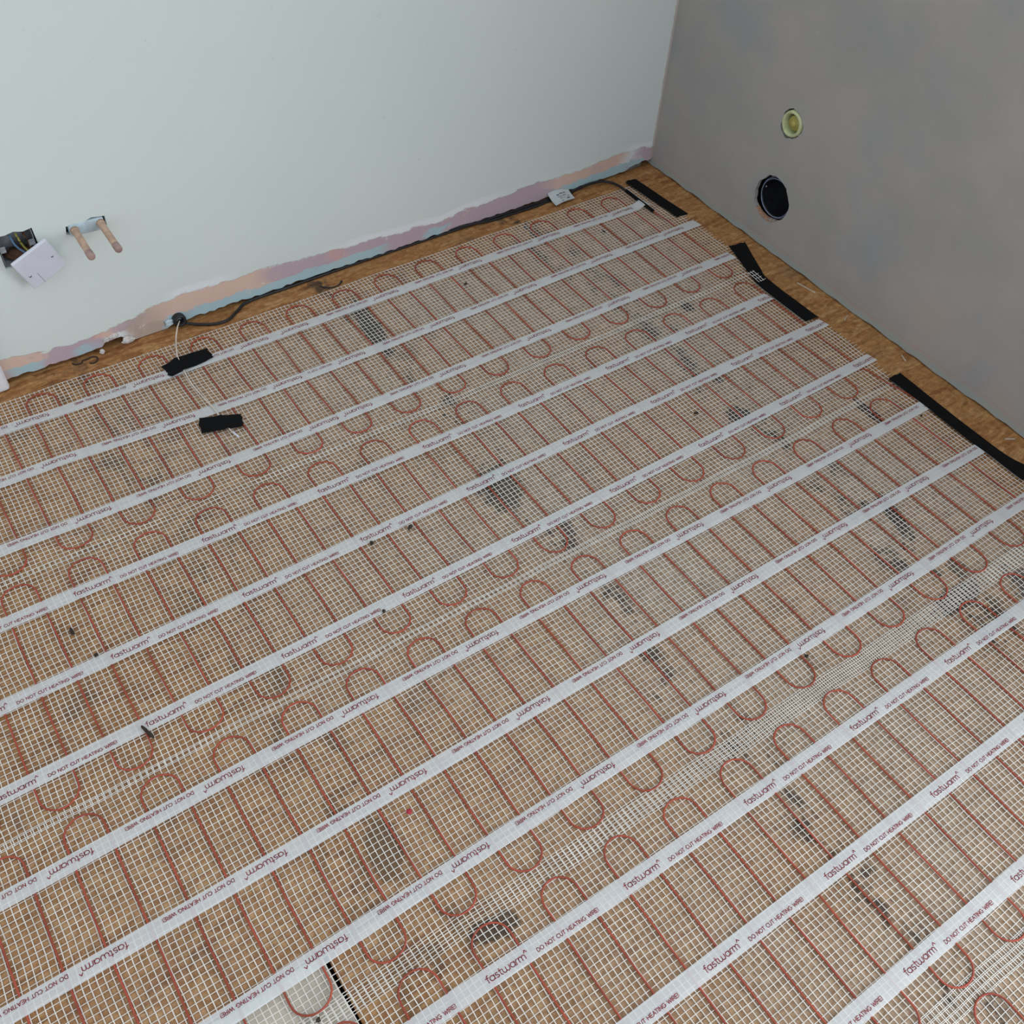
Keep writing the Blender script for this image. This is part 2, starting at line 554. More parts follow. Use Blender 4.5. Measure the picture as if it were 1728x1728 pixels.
def ragged(cx, cz, rx, rz, n=36, amp=0.06, seed=0):
    rn = random.Random(seed)
    ph = [rn.uniform(0, 6.28) for _ in range(5)]
    out = []
    for k in range(n):
        a = 2 * math.pi * k / n
        r = 1 + amp * (math.sin(2 * a + ph[0]) * 0.5 + math.sin(3 * a + ph[1]) * 0.5 + math.sin(7 * a + ph[2]) * 0.35 + rn.uniform(-0.5, 0.5))
        out.append((cx + rx * r * math.cos(a), cz + rz * r * math.sin(a)))
    return out


# pale wall (left in the photo): sheet with a broken lower edge and three openings
out = [(0.0, 2.5), (-3.4, 2.5)]
x = -3.4
rn = random.Random(3)
while x < -0.001:
    z = ZL + rn.uniform(-0.003, 0.003)
    if x > -0.12:
        z += 0.012 * min(1, (x + 0.12) / 0.08)
    if -1.655 < x < -1.612:
        z = 0.021 + rn.uniform(-0.002, 0.002)
    if -1.60 < x < -1.50:
        z = 0.002
    out.append((x, z))
    x += 0.012 if -1.95 < x else 0.05
out.append((0.0, 0.03))
BX0, BX1, BZ0, BZ1 = -1.791, -1.716, 0.276, 0.350
bh = [(BX0, BZ0), (-1.77, BZ0 - .003), (-1.74, BZ0 + .002), (BX1, BZ0), (BX1 + .002, 0.31), (BX1, BZ1), (-1.735, BZ1 - .003), (-1.752, BZ1 + .002), (-1.77, BZ1 - .001), (BX0, BZ1 + .001)]
slot = [(-1.656, 0.312), (-1.652, 0.331), (-1.632, 0.328), (-1.612, 0.331), (-1.598, 0.336), (-1.583, 0.333), (-1.570, 0.331), (-1.571, 0.309), (-1.585, 0.302), (-1.600, 0.308), (-1.625, 0.304), (-1.640, 0.306)]
wl = struct(panel('wall_left', out, [bh, slot], lambda a, b_: (a, YL, b_), (0, 0.014, 0), M['lwall']))
b = bmesh.new()
box(b, (-3.4, 0.045, -0.022), (0.15, 0.10, 2.5))
from_bm('void_light_block', b, M['dark'], wl)  # added dark slab, stops world light leaking in behind the sheet

# grey wall (right): sheet with two pipe holes, opening for the glazed doors further along
h1 = ragged(-0.478, 0.349, 0.036, 0.0365, 32, 0.09, 5)
h2 = ragged(-0.480, 0.142, 0.0605, 0.0605, 48, 0.055, 11)
outr = [(0.03, 0.004), (0.03, 2.5), (-4.8, 2.5), (-4.8, 2.12), (-2.35, 2.12), (-2.35, 0.004)]
y = -2.30
rn = random.Random(9)
while y < 0.02:
    outr.append((y, 0.0045 + rn.uniform(-0.0025, 0.0025)))
    y += 0.03
wr = struct(panel('wall_right', outr, [h1, h2], lambda a, b_: (0.0, a, b_), (0.012, 0, 0), M['rwall']))
b = bmesh.new()
box(b, (0.13, -2.35, -0.022), (0.16, 0.10, 2.5))
from_bm('void_light_block', b, M['dark'], wr)  # same added slab behind the grey wall, blocks light and darkens the void

# glazed doors in the grey wall behind the viewer: the daylight source
b = bmesh.new()
for (lo, hi) in (((0.0, -2.42, 0.0), (0.06, -2.35, 2.12)), ((0.0, -4.37, 0.0), (0.06, -4.30, 2.12)), ((0.0, -4.30, 2.05), (0.06, -2.42, 2.12)),
                 ((0.0, -4.30, 0.0), (0.06, -2.42, 0.06)), ((0.0, -3.40, 0.06), (0.06, -3.32, 2.05))):
    box(b, lo, hi, 0.004, 1)
struct(from_bm('door_1', b, M['frame_pvc']))

# sole plate seen in the gap under the pale wall
b = bmesh.new()
box(b, (-0.62, -0.006, 0.004), (-0.034, 0.035, 0.045), 0.002, 1)
struct(from_bm('trim_1', b, M['sole']))
# white architrave foot at the end of the pale wall
b = bmesh.new()
box(b, (-1.96, -0.040, 0.0005), (-1.876, YL - 0.001, 2.1), 0.009, 3)
struct(from_bm('trim_2', b, M['gloss_white'], smooth=False))

# ------------------------------------------------------------------ heating mats
STRIP_POLY = {1: (-1.92, -0.27, (-0.02394, -0.07456, -0.06715, -0.18491)), 2: (-1.84, -0.28, (-0.03547, -0.0829, -0.04008, -0.32523)),
              3: (-2.03, -0.20, (-0.00786, -0.01442, 0.00579, -0.4828)), 4: (-1.97, -0.17, (0.00374, 0.0218, 0.02651, -0.66588)),
              5: (-2.05, -0.15, (-0.00525, -0.01814, -0.01081, -0.82282)), 6: (-2.14, -0.14, (0.00105, 0.00797, 0.01947, -0.97748)),
              7: (-2.15, -0.17, (0.00852, 0.02758, 0.01876, -1.16313)), 8: (-2.18, -0.16, (-0.00417, -0.01638, -0.0194, -1.33177)),
              9: (-1.98, -0.29, (0.00916, 0.03024, 0.03225, -1.47826)), 10: (-1.70, -0.47, (-0.01949, -0.05909, -0.06105, -1.68429)),
              11: (-1.48, -0.82, (0, 0, -0.006, -1.8320)), 12: (-1.25, -0.90, (0, 0, -0.005, -2.0005)), 13: (-2, 0, (0, 0, 0, -2.166)), 14: (-2, 0, (0, 0, 0, -2.331)), 15: (-2, 0, (0, 0, 0, -2.496))}
NOM = {1: -.1657, 2: -.325, 3: -.490, 4: -.6683, 5: -.8249, 6: -.9884, 7: -1.160, 8: -1.3247, 9: -1.4893, 10: -1.6612, 11: -1.8245, 12: -1.9947, 13: -2.166, 14: -2.331, 15: -2.496}


def strip_y(k, x):
    a, b_, c = STRIP_POLY[k]
    x = min(max(x, a), b_)
    return ((c[0] * x + c[1]) * x + c[2]) * x + c[3]


def warp_y(x, v):
    """where the nominal line y = v of the netting lies at x (it follows the slightly wavy strips)"""
    ks = sorted(NOM, key=lambda k: -NOM[k])
    if v >= NOM[1]:
        return v + (strip_y(1, x) - NOM[1]) * max(0.0, 1 - (v - NOM[1]) / 0.12)
    for a, b_ in zip(ks, ks[1:]):
        if v >= NOM[b_]:
            t_ = (NOM[a] - v) / (NOM[a] - NOM[b_])
            return v + (strip_y(a, x) - NOM[a]) * (1 - t_) + (strip_y(b_, x) - NOM[b_]) * t_
    return v


def wav(x, y_):
    return 0.5 + 0.22 * math.sin(x * 23 + 4 * math.sin(y_ * 5)) + 0.18 * math.sin(y_ * 31 + 2.3 * math.sin(x * 9)) + 0.10 * math.sin(x * 57 + y_ * 41)


def wobx(x, y_):
    return 0.0012 * math.sin(y_ * 19 + x * 3.1) + 0.0009 * math.sin(y_ * 41 + x * 7.7 + 1)


def woby(x, y_):
    return 0.0011 * math.sin(x * 17 + y_ * 5.2) + 0.0008 * math.sin(x * 39 + y_ * 11 + 2)


ZM = 0.0014


def net_z(x, y_):
    return ZM + 0.0011 * wav(x, y_)


def thread(verts, faces, pts, w, h):
    """flat ribbon thread, open underneath"""
    base = len(verts)
    n = len(pts)
    for i in range(n):
        a = pts[max(0, i - 1)]; c_ = pts[min(n - 1, i + 1)]
        dx, dy = c_[0] - a[0], c_[1] - a[1]
        L = math.hypot(dx, dy) or 1
        nx, ny = -dy / L * w / 2, dx / L * w / 2
        px, py, pz = pts[i]
        verts.append((px - nx, py - ny, pz - h))
        verts.append((px - nx * .75, py - ny * .75, pz))
        verts.append((px + nx * .75, py + ny * .75, pz))
        verts.append((px + nx, py + ny, pz - h))
    for i in range(n - 1):
        p0 = base + 4 * i
        for k in range(3):
            faces.append((p0 + k, p0 + 4 + k, p0 + 5 + k, p0 + 1 + k))


# ---- stroke lettering ----
def arc(cx, cy, rx, ry, a0, a1, n=8):
    return [(cx + rx * math.cos(math.radians(a0 + (a1 - a0) * i / n)), cy + ry * math.sin(math.radians(a0 + (a1 - a0) * i / n))) for i in range(n + 1)]


LOW = {  # x-height = 1
    'f': ([[(0.34, 0.0), (0.34, 1.12)] + arc(0.62, 1.12, 0.28, 0.30, 180, 80, 5), [(0.02, 0.97), (0.62, 0.97)]], 0.74),
    'a': ([arc(0.5, 0.5, 0.46, 0.46, 0, 360, 16), [(0.96, 0.97), (0.96, 0.0)]], 1.16),
    's': ([arc(0.36, 0.73, 0.27, 0.23, 40, 250, 8) + arc(0.38, 0.27, 0.30, 0.25, 90, -150, 8)], 0.84),
    't': ([[(0.24, 1.40), (0.24, 0.28)] + arc(0.48, 0.28, 0.24, 0.26, 180, 285, 4), [(0.0, 0.97), (0.56, 0.97)]], 0.72),
    'w': ([[(0.04, 0.97), (0.04, 0.36)] + arc(0.39, 0.36, 0.35, 0.34, 180, 360, 8) + [(0.74, 0.97)], [(0.74, 0.36)] + arc(1.09, 0.36, 0.35, 0.34, 180, 360, 8) + [(1.44, 0.97)]], 1.64),
    'r': ([[(0.06, 0.0), (0.06, 0.62)] + arc(0.40, 0.62, 0.34, 0.34, 180, 75, 5)], 0.62),
    'm': ([[(0.06, 0.0), (0.06, 0.97)], [(0.06, 0.6)] + arc(0.39, 0.62, 0.33, 0.34, 180, 0, 7) + [(0.72, 0.0)], [(0.72, 0.6)] + arc(1.05, 0.62, 0.33, 0.34, 180, 0, 7) + [(1.38, 0.0)]], 1.52),
    '^': ([[(-0.02, 1.12), (0.27, 1.62), (0.56, 1.12)]], 0.6),
}
CAP = {  # cap height = 1
    'D': ([[(0.06, 0), (0.06, 1), (0.34, 1)] + arc(0.34, 0.5, 0.42, 0.5, 90, -90, 8) + [(0.06, 0)]], 0.94),
    'O': ([arc(0.5, 0.5, 0.45, 0.5, 0, 360, 14)], 1.1),
    'N': ([[(0.06, 0), (0.06, 1), (0.72, 0), (0.72, 1)]], 0.92),
    'T': ([[(0, 1), (0.7, 1)], [(0.35, 1), (0.35, 0)]], 0.78),
    'C': ([arc(0.5, 0.5, 0.45, 0.5, 50, 310, 10)], 0.94),
    'U': ([[(0.06, 1), (0.06, 0.35)] + arc(0.38, 0.35, 0.32, 0.35, 180, 360, 7) + [(0.70, 1)]], 0.90),
    'H': ([[(0.06, 0), (0.06, 1)], [(0.72, 0), (0.72, 1)], [(0.06, 0.5), (0.72, 0.5)]], 0.94),
    'E': ([[(0.62, 1), (0.06, 1), (0.06, 0), (0.62, 0)], [(0.06, 0.5), (0.54, 0.5)]], 0.78),
    'A': ([[(0, 0), (0.4, 1), (0.8, 0)], [(0.15, 0.35), (0.65, 0.35)]], 0.90),
    'I': ([[(0.08, 0), (0.08, 1)]], 0.32),
    'G': ([arc(0.5, 0.5, 0.45, 0.5, 50, 340, 11) + [(0.95, 0.48), (0.55, 0.48)]], 1.1),
    'W': ([[(0, 1), (0.28, 0), (0.55, 0.9), (0.82, 0), (1.1, 1)]], 1.2),
    'R': ([[(0.06, 0), (0.06, 1), (0.4, 1)] + arc(0.4, 0.75, 0.25, 0.25, 90, -90, 6) + [(0.06, 0.5)], [(0.36, 0.5), (0.66, 0)]], 0.82),
    '!': ([[(0.08, 1), (0.08, 0.32)], [(0.08, 0.1), (0.08, 0.0)]], 0.3),
    ' ': ([], 0.52),
}


def layout(text, font, length):
    """list of (polylines) scaled so that the word is 'length' long; returns glyphs, scale"""
    tot = sum(font[ch][1] for ch in text)
    gl = []
    u = 0.0
    s = length / tot
    for ch in text:
        gl.append((u * s, [[(q[0] * s + u * s, q[1]) for q in pl] for pl in font[ch][0]]))
        u += font[ch][1]
    return gl, s


def put_lettering(k, starts, direction, clip, z, parent):
    words = [('printed_logo', layout('fastwarm^', LOW, 0.0735), 0.0, 0.0074, 0.00125, -0.0064), ('printed_warning', layout('DO NOT CUT HEATING WIRE!', CAP, 0.1150), 0.0875, 0.0057, 0.00100, -0.0082)]
    for st in starts:
        for nm, (gl, s), off, hh, tw, base in words:
            verts, faces = [], []
            for (u0, pls) in gl:
                xg = st + direction * (off + u0 + 0.003)
                if not (clip[0] < xg < clip[1]):
                    continue
                for pl in pls:
                    pts = []
                    for (u, v) in pl:
                        xx = st + direction * (off + u)
                        pts.append((xx, strip_y(k, xx) + direction * (base + v * hh)))
                    for (ax_, ay_), (bx_, by_) in zip(pts, pts[1:]):
                        L = math.hypot(bx_ - ax_, by_ - ay_) or 1
                        ux, uy = (bx_ - ax_) / L, (by_ - ay_) / L
                        e = tw * 0.32
                        ax2, ay2, bx2, by2 = ax_ - ux * e, ay_ - uy * e, bx_ + ux * e, by_ + uy * e
                        nx, ny = -uy * tw / 2, ux * tw / 2
                        b0 = len(verts)
                        for (qx, qy) in ((ax2 - nx, ay2 - ny), (bx2 - nx, by2 - ny), (bx2 + nx, by2 + ny), (ax2 + nx, ay2 + ny)):
                            verts.append((qx, qy, z(qx)))
                        faces.append((b0, b0 + 1, b0 + 2, b0 + 3))
            if faces:
                obj(nm, verts, faces, M['print'], parent)['label'] = 'dark red wording printed on the white strip'


SW = 0.0149            # half width of a fixing strip
ZS = 0.0064            # height of the strips over the wires


def strip_z(k, x):
    z = ZS + 0.0002 * math.sin(x * 50 + k)
    if k == 1:
        z += 0.0085 * math.exp(-((x + 0.165) / 0.014) ** 2)
    return z


def fixing_strip(k, x0, x1, parent):
    verts, faces = [], []
    n = int((x1 - x0) / 0.03)
    xs = [x0 + (x1 - x0) * i / n for i in range(n + 1)]
    if k == 1:
        xs += [-0.21 + 0.004 * i for i in range(18)]
        xs = sorted(x for x in set(xs) if x <= x1)
    skew = 0.006
    for i, xx in enumerate(xs):
        yc = strip_y(k, xx)
        for j, t_ in enumerate((-1, -0.5, 0, 0.5, 1)):
            xe = xx - skew * t_ * 0.5 if i in (0, len(xs) - 1) else xx
            zz = strip_z(k, xx) - (0.0006 if abs(t_) == 1 else 0)
            verts.append((xe, yc + t_ * SW, zz))
    for i in range(len(xs) - 1):
        for j in range(4):
            a = i * 5 + j
            faces.append((a, a + 5, a + 6, a + 1))
    o = obj('fixing_strip', verts, faces, M['strip'], parent, True)
    return o


def net(v_top, v_bot, x0, x1_of, zoff, parent, fray=0.006, phase=0.0, pitch=0.0104):
    verts, faces = [], []
    rr = random.Random(int(-v_top * 1000))
    # threads that run along x (thin, on top)
    nrow = round((v_top - v_bot) / 0.0105)
    for i in range(nrow + 1):
        v = v_top - (v_top - v_bot) * i / nrow
        xe = x1_of(v) + rr.uniform(0.0, fray)
        n = int((xe - x0) / 0.042)
        pts = []
        for j in range(n + 1):
            xx = x0 + (xe - x0) * j / n
            yy = warp_y(xx, v)
            pts.append((xx, yy + woby(xx, yy), net_z(xx, yy) + zoff + 0.0005))
        thread(verts, faces, pts, 0.00115, 0.0006)
    # threads that run along y (flatter and wider)
    xx = x0 + 0.002 + phase
    while True:
        cols = []
        n = 13
        for j in range(n + 1):
            v = v_top + 0.003 - (v_top - v_bot + 0.006) * j / n
            if xx > x1_of(v) - 0.001:
                if len(cols) > 1:
                    break
                cols = []
                continue
            yy = warp_y(xx, v)
            xw = xx + wobx(xx, yy)
            cols.append((xw, yy, net_z(xw, yy) + zoff))
        if len(cols) > 1:
            thread(verts, faces, cols, 0.00175, 0.0006)
        xx += pitch
        if xx > -0.06:
            break
    o = obj('glass_fibre_netting', verts, faces, M['mesh'], parent)
    o['kind'] = 'stuff'
    return o


def heating_wire(xs, v_hi, v_lo, first_up, head, tail, parent, r=0.0017):
    """xs from the right end leftwards; serpentine between v_hi (loops near the pale wall) and v_lo.
    first_up: the first run is travelled towards v_hi"""
    pts = list(head)
    up = first_up
    rr = random.Random(len(xs) + int(-v_hi * 100))
    def P(x_, v_, lift=0.0):
        yy = warp_y(x_, v_)
        return (x_, yy, net_z(x_, yy) + 0.0014 + lift)
    hw = abs(xs[0] - xs[1]) / 2
    yt, yb = v_hi - 0.031, v_lo + 0.031
    for i, xw in enumerate(xs):
        n = 9
        a, b_ = (yb, yt) if up else (yt, yb)
        if i == 0 and head:
            a = head[-1][1]
        ph, am = rr.uniform(0, 6.28), rr.uniform(0.0003, 0.0014)
        for j in range(n + 1):
            v = a + (b_ - a) * j / n
            e = math.sin(math.pi * j / n)
            pts.append(P(xw + am * e * math.sin(v * 21 + ph), v))
        if i < len(xs) - 1:
            xn = xs[i + 1]
            cx = (xw + xn) / 2
            rx = abs(xw - xn) / 2
            vc = yt if up else yb
            top = v_hi if up else v_lo
            k = rr.uniform(0.92, 1.06)
            for j in range(1, 12):
                an = math.pi * j / 12
                bul = 1 + 0.02 * math.sin(an)
                pts.append(P(cx + rx * bul * math.cos(an), vc + (top - vc) * k * math.sin(an)))
            up = not up
    pts += tail
    v, f = tube_data(pts, r, 7)
    return obj('heating_wire', v, f, M['wire'], parent, True)


XL = -2.46
m1x = [-0.150, -0.205, -0.266, -0.324, -0.383, -0.444, -0.509, -0.569, -0.631, -0.691, -0.752, -0.812, -0.876, -0.935, -0.996, -1.055, -1.117, -1.180, -1.243, -1.304, -1.364, -1.425,
       -1.487, -1.550, -1.613, -1.676, -1.739, -1.802, -1.865, -1.929]


def ext(lst, step, lo):
    while lst[-1] - step > lo:
        lst.append(lst[-1] - step)
    return lst


m1x = ext(m1x, 0.063, XL + 0.03)
m2x = [-0.147, -0.208, -0.270]
while m2x[-1] > -1.06:
    m2x.append(m2x[-1] - 0.0616)
m2x = m2x[:15] + [-1.071, -1.130, -1.191, -1.252, -1.313, -1.375, -1.437, -1.497, -1.560, -1.623, -1.685, -1.748, -1.811, -1.875, -1.938, -2.000, -2.062]
m2x = sorted(set(m2x), reverse=True)
m2x = [v for i, v in enumerate(m2x) if i == 0 or m2x[i - 1] - v > 0.03]
m2x = ext(m2x, 0.063, XL + 0.03)
m3x = [-0.174, -0.241, -0.305, -0.367, -0.430, -0.493, -0.556, -0.619, -0.681, -0.743, -0.806, -0.867, -0.929, -0.990, -1.053, -1.113, -1.176, -1.235, -1.298]
m3x = ext(m3x, 0.0627, XL + 0.03)
m4x = [-1.164, -1.228, -1.291, -1.353, -1.414, -1.476, -1.537, -1.603]
while m4x[0] < -0.17:
    m4x.insert(0, m4x[0] + 0.0631)
m4x = ext(m4x, 0.063, XL + 0.03)
m5x = ext([-0.16], 0.0628, XL + 0.03)

EDGE = {1: [(-0.60, -0.108), (-0.50, -0.098), (-0.45, -0.086), (-0.30, -0.088), (-0.20, -0.105), (-0.05, -0.112)],
        2: [(-1.10, -0.108), (-1.03, -0.102), (-0.95, -0.096), (-0.80, -0.100), (-0.70, -0.112), (-0.62, -0.125), (-0.55, -0.130)],
        3: [(-1.6, -0.105), (-1.0, -0.105)], 4: [(-2.1, -0.10), (-1.5, -0.10)], 5: [(-2.7, -0.10), (-2.0, -0.10)]}
LBL = {1: 'white net heating mat beside the pale wall, with the black power lead joined on',
       2: 'second white net heating mat out from the pale wall, with red wire loops',
       3: 'third white net heating mat out from the pale wall, with red wire loops',
       4: 'fourth white net heating mat out from the pale wall, with red wire loops',
       5: 'fifth white net heating mat, furthest out from the pale wall'}
VT = {1: -0.0745, 2: -0.566, 3: -1.071, 4: -1.560, 5: -2.055}
VB = {1: -0.575, 2: -1.079, 3: -1.587, 4: -2.084, 5: -2.575}
mats = {}
for k in range(1, 6):
    mt = thing('heating_mat', LBL[k], 'heating mat', (-1.3, (VT[k] + VB[k]) / 2, 0.0), 'mesh heating mats laid across the floor')
    mats[k] = mt
    zo = 0.0008 if k % 2 == 0 else 0.0
    net(VT[k], VB[k], XL, (lambda v, kk=k: lerp_tab(EDGE[kk], v)), zo, mt, 0.008 if k < 3 else 0.004, 0.0052 if k % 2 else 0.0, 0.01044 if k % 2 else 0.01037)

heating_wire(m1x, -0.0870, -0.557, False, [(-0.163, -0.214, 0.009), (-0.158, -0.235, 0.006), (-0.154, -0.262, 0.0052)], [], mats[1])
heating_wire(m2x, -0.5890, -1.0595, True, [(-0.108, -1.30, 0.0036), (-0.112, -1.150, 0.0038), (-0.122, -1.105, 0.004), (-0.134, -1.055, 0.0040), (-0.139, -1.005, 0.0040)], [], mats[2])
heating_wire(m3x, -1.0900, -1.5585, True, [(-0.130, -1.620, 0.0040), (-0.155, -1.590, 0.0040), (-0.172, -1.550, 0.0040)], [], mats[3])
heating_wire(m4x, -1.5885, -2.062, (len([v for v in m4x if v > -1.20]) % 2 == 0), [], [], mats[4])
heating_wire(m5x, -2.0800, -2.562, True, [], [], mats[5])

RE = {1: -0.148, 2: -0.086, 3: -0.106, 4: -0.146, 5: -0.098, 6: -0.094, 7: -0.108, 8: -0.108, 9: -0.108, 10: -0.11, 11: -0.11, 12: -0.11, 13: -0.11, 14: -0.11, 15: -0.11}
TXT = {4: (-1.9453, .2515, 1), 5: (-1.9353, .2530, 1), 6: (-1.9329, .2530, 1), 7: (-2.0792, .2538, -1), 8: (-2.0851, .2557, -1), 9: (-1.8117, .2560, -1),
       10: (-1.6728, .2565, 1), 11: (-1.3928, .2564, 1), 12: (-1.1409, .2570, 1), 13: (-1.9, .2565, -1), 14: (-1.9, .2565, -1), 15: (-1.9, .2565, -1)}
TWO = {1: ((-1.8308, .2572), (-1.2115, .2527)), 2: ((-1.8213, .2556), (-1.1453, .2519)), 3: ((-1.8117, .2549), (-1.2166, .2507))}
for k in range(1, 16):
    mk = (k - 1) // 3 + 1
    fs = fixing_strip(k, XL - 0.01, RE[k], mats[mk])
    zf = (lambda x_, kk=k: strip_z(kk, x_) + 0.0004)
    if k in TWO:
        (a0, p0), (a1, p1) = TWO[k]
        sp = -1.292
        # two rolls of strip meet here, each with its own run of print
        put_lettering(k, [a0 + p0 * i for i in range(-4, 4)], -1, (XL, sp), zf, fs)
        put_lettering(k, [a1 + p1 * i for i in range(-1, 6)], -1, (sp, RE[k] - 0.004), zf, fs)
    else:
        a0, p0, d = TXT[k]
        put_lettering(k, [a0 + p0 * i for i in range(-6, 10)], d, (XL, RE[k] - 0.004), zf, fs)

# loose strands of the second mat lying over the tape
verts, faces = [], []
for i in range(4):
    y0 = -0.572 - 0.0135 * i
    thread(verts, faces, [(-0.131 + 0.002 * i, y0, 0.0095), (-0.118, y0 - 0.002, 0.0105), (-0.106 + 0.003 * (i % 2), y0 + 0.001, 0.0090)], 0.0014, 0.0006)
for i in range(3):
    x0 = -0.127 + 0.0085 * i
    thread(verts, faces, [(x0, -0.569, 0.0102), (x0 - 0.002, -0.592, 0.0108), (x0 - 0.003, -0.616, 0.0096)], 0.0014, 0.0006)
obj('frayed_strand', verts, faces, M['mesh'], mats[2])


# ------------------------------------------------------------------ black tape
def tape(label, left, right, zf, nl=5, nc=8, ragged_ends=0.002, seed=1):
    rr = random.Random(seed)
    Lp = spline([(a[0], a[1], 0) for a in left], nl) if len(left) > 2 else [Vector((left[0][0] + (left[1][0] - left[0][0]) * i / 10, left[0][1] + (left[1][1] - left[0][1]) * i / 10, 0)) for i in range(11)]
    Rp = spline([(a[0], a[1], 0) for a in right], nl) if len(right) > 2 else [Vector((right[0][0] + (right[1][0] - right[0][0]) * i / 10, right[0][1] + (right[1][1] - right[0][1]) * i / 10, 0)) for i in range(11)]
    n = min(len(Lp), len(Rp))
    top, faces = [], []
    for i in range(n):
        ax = (Lp[min(i + 1, n - 1)] - Lp[max(i - 1, 0)]).normalized()
        for j in range(nc + 1):
            p = Lp[i].lerp(Rp[i], j / nc)
            if i in (0, n - 1):
                p = p + ax * rr.uniform(-ragged_ends, ragged_ends)
            top.append((p.x, p.y, zf(p.x, p.y)))
    N = len(top)
    W_ = nc + 1
    verts = top + [(a, b_, c_ - 0.0005) for a, b_, c_ in top]
    for i in range(n - 1):
        for j in range(nc):
            a = i * W_ + j
            faces.append((a, a + 1, a + W_ + 1, a + W_))
    rim = [j for j in range(W_)] + [i * W_ + nc for i in range(1, n)] + [(n - 1) * W_ + j for j in reversed(range(nc))] + [i * W_ for i in reversed(range(1, n - 1))]
    for q in range(len(rim)):
        a, b_ = rim[q], rim[(q + 1) % len(rim)]
        faces.append((a, a + N, b_ + N, b_))
    return tag(obj('black_tape', verts, faces, M['black_tape']), label, 'tape', 'strips of black cloth tape')


def edge_z(x_, y_):
    t_ = min(1, max(0, (x_ + 0.112) / 0.034))
    t_ = t_ * t_ * (3 - 2 * t_)
    return 0.0072 * (1 - t_) + 0.0016 * t_ + 0.0003 * math.sin(x_ * 190 + y_ * 60)


tape('short black tape holding the mat edge beside the black cable joint near the corner', [(-0.135, -0.053), (-0.119, -0.271)], [(-0.093, -0.054), (-0.074, -0.267)], edge_z, seed=2)
tape('bent black tape holding the mat edge, with loose white strands over it', [(-0.080, -0.445), (-0.126, -0.575), (-0.139, -0.646), (-0.138, -0.795)], [(-0.027, -0.454), (-0.073, -0.560), (-0.094, -0.624), (-0.093, -0.798)], edge_z, nl=6, seed=3)
tape('longest black tape holding the mat edges along the grey wall', [(-0.122, -1.059), (-0.119, -1.148), (-0.122, -1.281), (-0.120, -1.352), (-0.120, -1.446)], [(-0.073, -1.052), (-0.079, -1.196), (-0.081, -1.297), (-0.078, -1.385), (-0.058, -1.436)], edge_z, seed=4)


def over_cable(cx, cy0, tilt):
    def zf(x_, y_):
        d = (x_ - (cx + tilt * (y_ - cy0)))
        return 0.0086 + 0.0042 * math.exp(-(d / 0.0055) ** 2) + 0.0004 * math.sin(x_ * 230 + y_ * 150)
    return zf


tape('black tape over the cream sensor lead, next to the pale wall', [(-1.571, -0.143), (-1.550, -0.137), (-1.527, -0.131), (-1.490, -0.132), (-1.457, -0.134)], [(-1.564, -0.186), (-1.543, -0.182), (-1.515, -0.179), (-1.486, -0.177), (-1.453, -0.170)], over_cable(-1.530, -0.155, -0.1), nl=4, ragged_ends=0.003, seed=5)
tape('black tape over the free end of the cream sensor lead', [(-1.564, -0.342), (-1.543, -0.352), (-1.520, -0.361), (-1.500, -0.369), (-1.480, -0.378)], [(-1.577, -0.391), (-1.553, -0.397), (-1.533, -0.404), (-1.514, -0.410), (-1.491, -0.416)], over_cable(-1.522, -0.385, 0.05), nl=4, ragged_ends=0.003, seed=6)

# ------------------------------------------------------------------ cables
g = thing('power_cable', 'black power lead running along the foot of the pale wall to the mat joint', 'cable', (-0.8, -0.02, 0))
path = [(-1.474, 0.004, 0.016), (-1.470, -0.017, 0.012), (-1.436, -0.038, 0.0042), (-1.398, -0.057, 0.0042), (-1.366, -0.056, 0.0042), (-1.335, -0.036, 0.0042), (-1.298, -0.017, 0.0045), (-1.20, -0.0145, 0.0045),
        (-1.05, -0.011, 0.0045), (-0.90, -0.010, 0.0045), (-0.75, -0.011, 0.0048), (-0.62, -0.014, 0.006), (-0.50, -0.016, 0.0055), (-0.40, -0.017, 0.0050), (-0.31, -0.016, 0.0055), (-0.24, -0.018, 0.012), (-0.205, -0.022, 0.011),
        (-0.180, -0.033, 0.0090), (-0.168, -0.060, 0.0100), (-0.165, -0.100, 0.0100)]
v, f = tube_data(spline(path, 8), 0.0036, 10)
obj('outer_sheath', v, f, M['black_rubber'], g, True)
v, f = tube_data(spline([(-0.165, -0.098, 0.0105), (-0.1648, -0.103, 0.0105), (-0.1645, -0.14, 0.0107), (-0.164, -0.18, 0.0107), (-0.1635, -0.213, 0.0105), (-0.163, -0.218, 0.0104)], 4), 0.0048, 12)
o = obj('joint_sleeve', v, f, M['black_tape'], g, True)
o['label'] = 'thicker black joint sleeve'
g['label'] = 'black power lead along the foot of the pale wall, ending at the mat joint'

g2 = thing('power_cable', 'second black lead bundled along the foot of the pale wall behind the white label', 'cable', (-0.55, -0.02, 0))
v, f = tube_data(spline([(-0.74, -0.0065, 0.0105), (-0.66, -0.014, 0.0105), (-0.58, -0.022, 0.0042), (-0.50, -0.024, 0.0042), (-0.43, -0.026, 0.0045), (-0.385, -0.022, 0.0045), (-0.33, -0.0245, 0.0045), (-0.30, -0.020, 0.0042)], 8), 0.0034, 8)
obj('outer_sheath', v, f, M['black_rubber'], g2, True)

